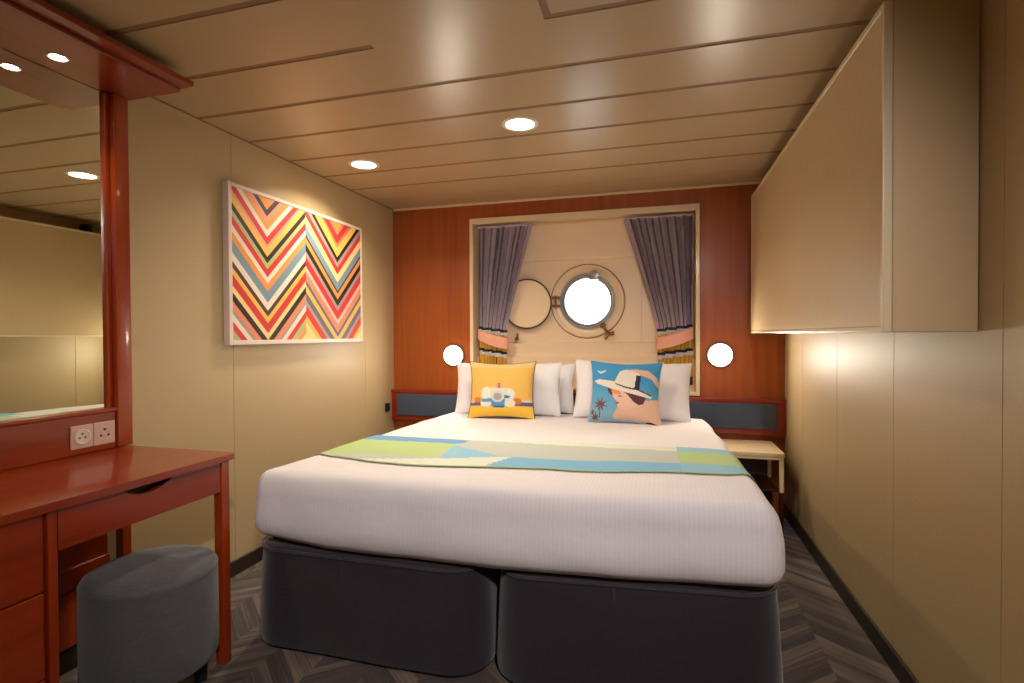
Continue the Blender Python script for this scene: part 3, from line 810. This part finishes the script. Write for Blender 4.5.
V2 = [(1.85, 'Gy'), (1.79, 'O'), (1.762, 'T'), (1.709, 'R_'), (1.684, 'T'), (1.627, 'Y'), (1.594, 'K'), (1.562, 'Gy'), (1.520, 'R_'), (1.470, 'LY'), (1.417, 'B_'), (1.400, 'N'), (1.364, 'O'), (1.323, 'K'), (1.293, 'Gy'), (1.237, 'R_'), (1.208, 'Pk'), (1.159, 'S'), (1.131, 'Bd'), (1.09, 'Y'), (1.045, 'Bd'), (1.015, 'Gy'), (.96, 'R_'), (.92, 'Y'), (-9, 'LY')]
def art_col(y, z):
    if y < 2.535: yc, tab = 2.233, V1
    else: yc, tab = 2.838, V2
    tt = z-.985*abs(y-yc)+.0
    prev = None
    for lim, c in tab:
        if tt > lim:
            return PK[c]
    return PK['LY']
# stripes are strips of geometry: split every column by the sloped stripe edges
mb = MB(); NY, NZ = 150, 260
yy0, yy1, zz0, zz1 = ay0+fw-.001, ay1-.017, az0+.021, az1-.017
fcol = []
for y_a, y_b, yc, tab, sg in ((yy0, 2.233, 2.233, V1, -1), (2.233, 2.535, 2.233, V1, 1), (2.535, 2.838, 2.838, V2, -1), (2.838, yy1, 2.838, V2, 1)):
    prev = 9
    for lim, c in tab:
        # parallelogram in (y,z): z between lim..prev + .985*|y-yc| clipped to the canvas
        def clip(poly, inside, inter):
            out = []
            for i in range(len(poly)):
                a, b = poly[i-1], poly[i]
                if inside(b):
                    if not inside(a): out.append(inter(a, b))
                    out.append(b)
                elif inside(a): out.append(inter(a, b))
            return out
        za, zb = .985*abs(y_a-yc), .985*abs(y_b-yc)
        poly = [(y_a, lim+za), (y_b, lim+zb), (y_b, prev+zb), (y_a, prev+za)]
        for zl, s2 in ((zz0, 1), (zz1, -1)):
            if len(poly) < 3: break
            poly = clip(poly, lambda p: (p[1]-zl)*s2 >= 0, lambda a, b: (a[0]+(b[0]-a[0])*(zl-a[1])/(b[1]-a[1]), zl))
        prev = lim
        if len(poly) >= 3:
            vs = [mb.bm.verts.new((L+.032, p[0], p[1])) for p in poly]
            try: mb.bm.faces.new(vs); fcol.append(PK[c])
            except ValueError: pass
nstripe = len(fcol)
mb.box(L+.004, L+.0315, yy0, yy1, zz0, zz1)
fcol += [(200, 190, 176)]*6
# keep face order: recalc normals does not reorder
art = mb.build('canvas', M['art'], t)
colour_faces(art, lambda i, p: fcol[i])

# small dark fitting low on the left wall
tag(MB().box(L+.001, L+.022, 3.465, 3.505, .575, .635, .004, 2).cyl((L+.022, 3.485, .605), (1, 0, 0), .010, .009, .004, 18, .001).build('wall_switch', M['black']), 'small black switch on the left wall beside the headboard', 'switch')

# ================================================================== DRESSING TABLE
t = thing('dressing_table', (-1.69, .75, 0), 'glossy red cherry dressing table built along the left wall', 'dressing table')
dx, dy1, dz = -1.421, 1.500, .733; dy0 = -.35; fx = -1.450
mb = MB()
tp = [(L+.002, dy0), (dx-.030, dy0), (dx-.020, .75), (dx-.008, 1.1), (dx, 1.40), (dx, dy1-.012), (dx-.012, dy1), (L+.002, dy1)]
mb.prism(tp, lambda a, b, d: Vector((a, b, d)), dz-.022, dz)
bmesh.ops.bevel(mb.bm, geom=[e for e in mb.bm.edges if abs(e.verts[0].co.z-e.verts[1].co.z) < 1e-5], offset=.007, segments=4, affect='EDGES', profile=.5)
mb.build('tabletop', M['wood_red'], t, smooth=True)
def leg(x, y, w=.034, d=.034):
    MB().box(x-d, x, y-w, y, 0, dz-.0225, .003, 2).build('leg', M['wood_post'], t)
leg(fx+.004, 1.490); leg(L+.055, 1.485)
# side apron between the legs
MB().box(L+.057, fx-.033, 1.468, 1.483, .61, dz-.023, .002, 1).build('side_apron', M['wood_red'], t)
# knee-hole drawer with a scooped finger cut-out
d1y0, d1y1, d1z0, d1z1 = .950, 1.4535, .603, .709
pts = [(d1y0, d1z0), (d1y1, d1z0), (d1y1, d1z1)]
n = 20
for i in range(n+1):
    a = i/n; y = 1.275-(1.275-1.112)*a; pts.append((y, d1z1-.030*math.sin(PI*a)**.75))
pts.append((d1y0, d1z1))
dr = MB().prism(pts, lambda a, b, d: Vector((d, a, b)), fx-.018, fx).build('drawer', M['wood_red'], t)
MB().box(fx-.40, fx-.030, d1y0+.01, d1y1-.02, d1z0+.012, d1z1-.002).build('drawer_box', M['desk_in'], dr)
# divider panel and pedestal with stacked drawers
MB().box(L+.06, fx+.004, .924, .946, 0, dz-.0225, .002, 1).build('side_panel', M['wood_post'], t)
pz = [(.515, .706), (.30, .511), (.085, .296)]
for z0, z1 in pz: MB().box(fx-.018, fx-.002, .44, .918, z0, z1, .003, 2).build('drawer', M['wood_red'], t)
MB().box(L+.06, fx-.022, .44, .922, .02, dz-.024).build('pedestal_body', M['wood_post'], t)
MB().box(L+.06, fx+.004, .414, .437, 0, dz-.0225, .002, 1).build('side_panel', M['wood_post'], t)
# back panel in the knee hole with its rail
MB().box(L+.016, L+.030, .948, 1.415, .09, dz-.023).build('back_panel', M['wood_post'], t)
MB().box(L+.0305, L+.042, .948, 1.415, .285, .36, .002, 1).build('back_rail', M['wood_red'], t)

# ================================================================== MIRROR with post and canopy
t = thing('dressing_mirror', (L, .8, dz), 'tall wall mirror in a cherry frame with lit overhanging canopy above the dressing table', 'mirror')
my0 = -.30
MB().box(L+.002, L+.004, my0, 1.437, .880, 2.028).build('mirror_glass', M['mirror'], t)
MB().box(L+.002, L+.016, 1.436, 1.455, dz+.001, 2.029, .002, 1).build('inner_stile', M['wood_post'], t)
MB().box(L+.002, L+.036, 1.455, 1.512, dz+.001, 2.029, .005, 3).build('post', M['wood_post'], t, smooth=True)
MB().box(L+.0045, L+.026, my0, 1.4545, dz+.001, .868, .003, 2).box(L+.0045, L+.032, my0, 1.468, .868, .881, .003, 2).build('bottom_rail', M['wood_red'], t)
cn = MB().box(L+.002, -1.672, my0, 1.521, 2.030, 2.042, .001, 1).box(L+.002, -1.615, my0, 1.524, 2.0425, 2.062, .003, 2).box(L+.002, -1.80, my0, 1.48, 2.062, H-.001).build('canopy', M['wood_red'], t)
for sy in (1.223, .55, -.10):
    sp = MB().lathe((-1.835, sy, 2.0298), (0, 0, -1), [(.019, -.004), (.024, .003), (.028, .002), (.029, 0)], 32).build('spotlight', M['white_metal'], cn, smooth=True)
    MB().lathe((-1.835, sy, 2.0298), (0, 0, -1), [(0, .003), (.019, .001), (.019, -.003), (0, -.003)], 24).build('spotlight_lens', M['spot'], cn, smooth=True)
    ld = bpy.data.lights.new('spotlight_lamp', 'SPOT'); ld.energy = 7; ld.color = (1, .86, .68); ld.spot_size = math.radians(115); ld.spot_blend = .8; ld.shadow_soft_size = .018
    lo = bpy.data.objects.new('spotlight_lamp', ld); C.objects.link(lo); lo.parent = t; lo.location = Vector((-1.835, sy, 2.018))-Vector(t['_w'])

# sockets on the rail under the mirror
def socket(y0, y1, kind, label):
    x = L+.0265; zc = .795; yc = (y0+y1)/2
    t = thing('wall_socket', (x, yc, zc-.039), label, 'socket', 'sockets under the mirror')
    MB().box(x, x+.007, y0, y1, zc-.040, zc+.040, .003, 3).build('face_plate', M['socket'], t)
    if kind == 'round':
        MB().lathe((x+.007, yc, zc), (1, 0, 0), [(.026, -.001), (.026, .003), (.023, .004), (.0215, .002), (.0215, .0005), (0, .0005)], 40).build('socket_ring', M['art_frame'], t, smooth=True)
        hb = MB()
        for dy, dz_ in ((-.009, -.003), (.009, -.003), (0, .010)): hb.cyl((x+.0075, yc+dy, zc+dz_), (1, 0, 0), .0032, .0032, .001, 14)
        hb.build('pin_hole', M['rubber'], t)
    else:
        MB().lathe((x+.007, yc, zc), (1, 0, 0), [(.024, -.001), (.024, .001), (.0225, .001), (.0225, -.001)], 40).build('socket_ring', M['art_frame'], t, smooth=True)
        for dy, dz_ in ((-.013, -.008), (.013, -.008), (0, .013)): MB().cyl((x+.0068, yc+dy, zc+dz_), (1, 0, 0), .0042, .0042, .001, 14).build('pin_hole', M['rubber'], t)
socket(1.297, 1.369, 'round', 'pale pink round-recess power socket, the one farther from the mirror post')
socket(1.3715, 1.446, 'three', 'pale pink three-pin power socket right beside the mirror post')

# ================================================================== STOOL
t = thing('stool', (-1.552, 1.283, 0), 'round grey fabric stool tucked half under the dressing table', 'stool')
sx, sy, sr, sz = -1.552, 1.283, .185, .415
MB().lathe((sx, sy, 0), (0, 0, 1), [(0, .10), (sr-.02, .10), (sr-.006, .104), (sr-.001, .115), (sr, .18), (sr, .27), (sr-.001, sz-.045), (sr-.003, sz-.03)], 96).build('body', M['stool'], t, smooth=True, angle=60)
MB().lathe((sx, sy, 0), (0, 0, 1), [(sr-.012, sz-.034), (sr-.001, sz-.029), (sr-.001, sz-.022), (sr-.007, sz-.011), (sr-.022, sz-.003), (sr-.05, sz+.001), (sr-.10, sz+.004), (0, sz+.005)], 96).build('seat', M['stool'], t, smooth=True, angle=60)
for a in (45, 135, 225, 315):
    a = math.radians(a); MB().cyl((sx+.13*math.cos(a), sy+.13*math.sin(a), 0), (0, 0, 1), .018, .024, .1005, 24, .002).build('foot', M['black'], t, smooth=True)

# ================================================================== LIGHT: daylight and an added fill light behind the camera
w = bpy.data.worlds.new('World'); bpy.context.scene.world = w; w.use_nodes = True
nt = w.node_tree; bg = nt.nodes['Background']; sky = nt.nodes.new('ShaderNodeTexSky'); sky.sky_type = 'HOSEK_WILKIE'; sky.turbidity = 8; sky.sun_direction = (.3, -.6, .6)
mx_ = nt.nodes.new('ShaderNodeMixRGB'); mx_.inputs[0].default_value = .75; mx_.inputs[2].default_value = (.92, .97, 1, 1)
nt.links.new(sky.outputs[0], mx_.inputs[1]); nt.links.new(mx_.outputs[0], bg.inputs['Color']); bg.inputs['Strength'].default_value = 7
# unseen fill light added behind the camera to brighten duvet front and cabinet
t = thing('added_fill_light', (.45, -.45, H), 'small added ceiling fill light behind the camera aimed at the bed, out of frame', 'ceiling light')
MB().lathe((.45, -.45, H), (0, 0, -1), [(.030, -.004), (.034, .004), (.046, .005), (.050, .003), (.050, 0)], 40).build('trim_ring', M['white_metal'], t, smooth=True)
MB().lathe((.45, -.45, H), (0, 0, -1), [(0, .001), (.033, .002), (.033, -.003), (0, -.003)], 32).build('spotlight_lens', M['spot'], t, smooth=True)  # ring and lens made up to go with the fill light
ld = bpy.data.lights.new('bed_fill_spot', 'SPOT'); ld.energy = 245; ld.color = (1, .91, .91); ld.spot_size = math.radians(80); ld.spot_blend = 1.0; ld.shadow_soft_size = .05
lo = bpy.data.objects.new('bed_fill_spot', ld); C.objects.link(lo); lo.parent = t; lo.location = (0, 0, -.012)
lo.rotation_euler = (Vector((-.70, 2.0, .62))-Vector((.45, -.45, H))).to_track_quat('-Z', 'Y').to_euler()

# ================================================================== CAMERA
cam = bpy.data.cameras.new('camera'); co = bpy.data.objects.new('camera', cam); C.objects.link(co)
cam.sensor_width = 36; cam.lens = 521.58/1024*36; cam.clip_start = .02
r3 = Vector((0.96339524, 0.2680385, -0.00499668)); u3 = Vector((0.00128193, 0.01403223, 0.99990072)); b3 = Vector((0.268082, -0.96330601, 0.01317498))
m3 = Matrix((r3, u3, b3)).transposed(); co.matrix_world = Matrix.Translation((0, 0, 1.1405)) @ m3.to_4x4()
bpy.context.scene.camera = co
sc = bpy.context.scene
sc.view_settings.view_transform = 'Standard'; sc.view_settings.look = 'None'; sc.view_settings.gamma = 1; sc.view_settings.use_curve_mapping = False
sc.view_settings.exposure = 0.0
for o in bpy.data.objects:
    if '_w' in o: del o['_w']
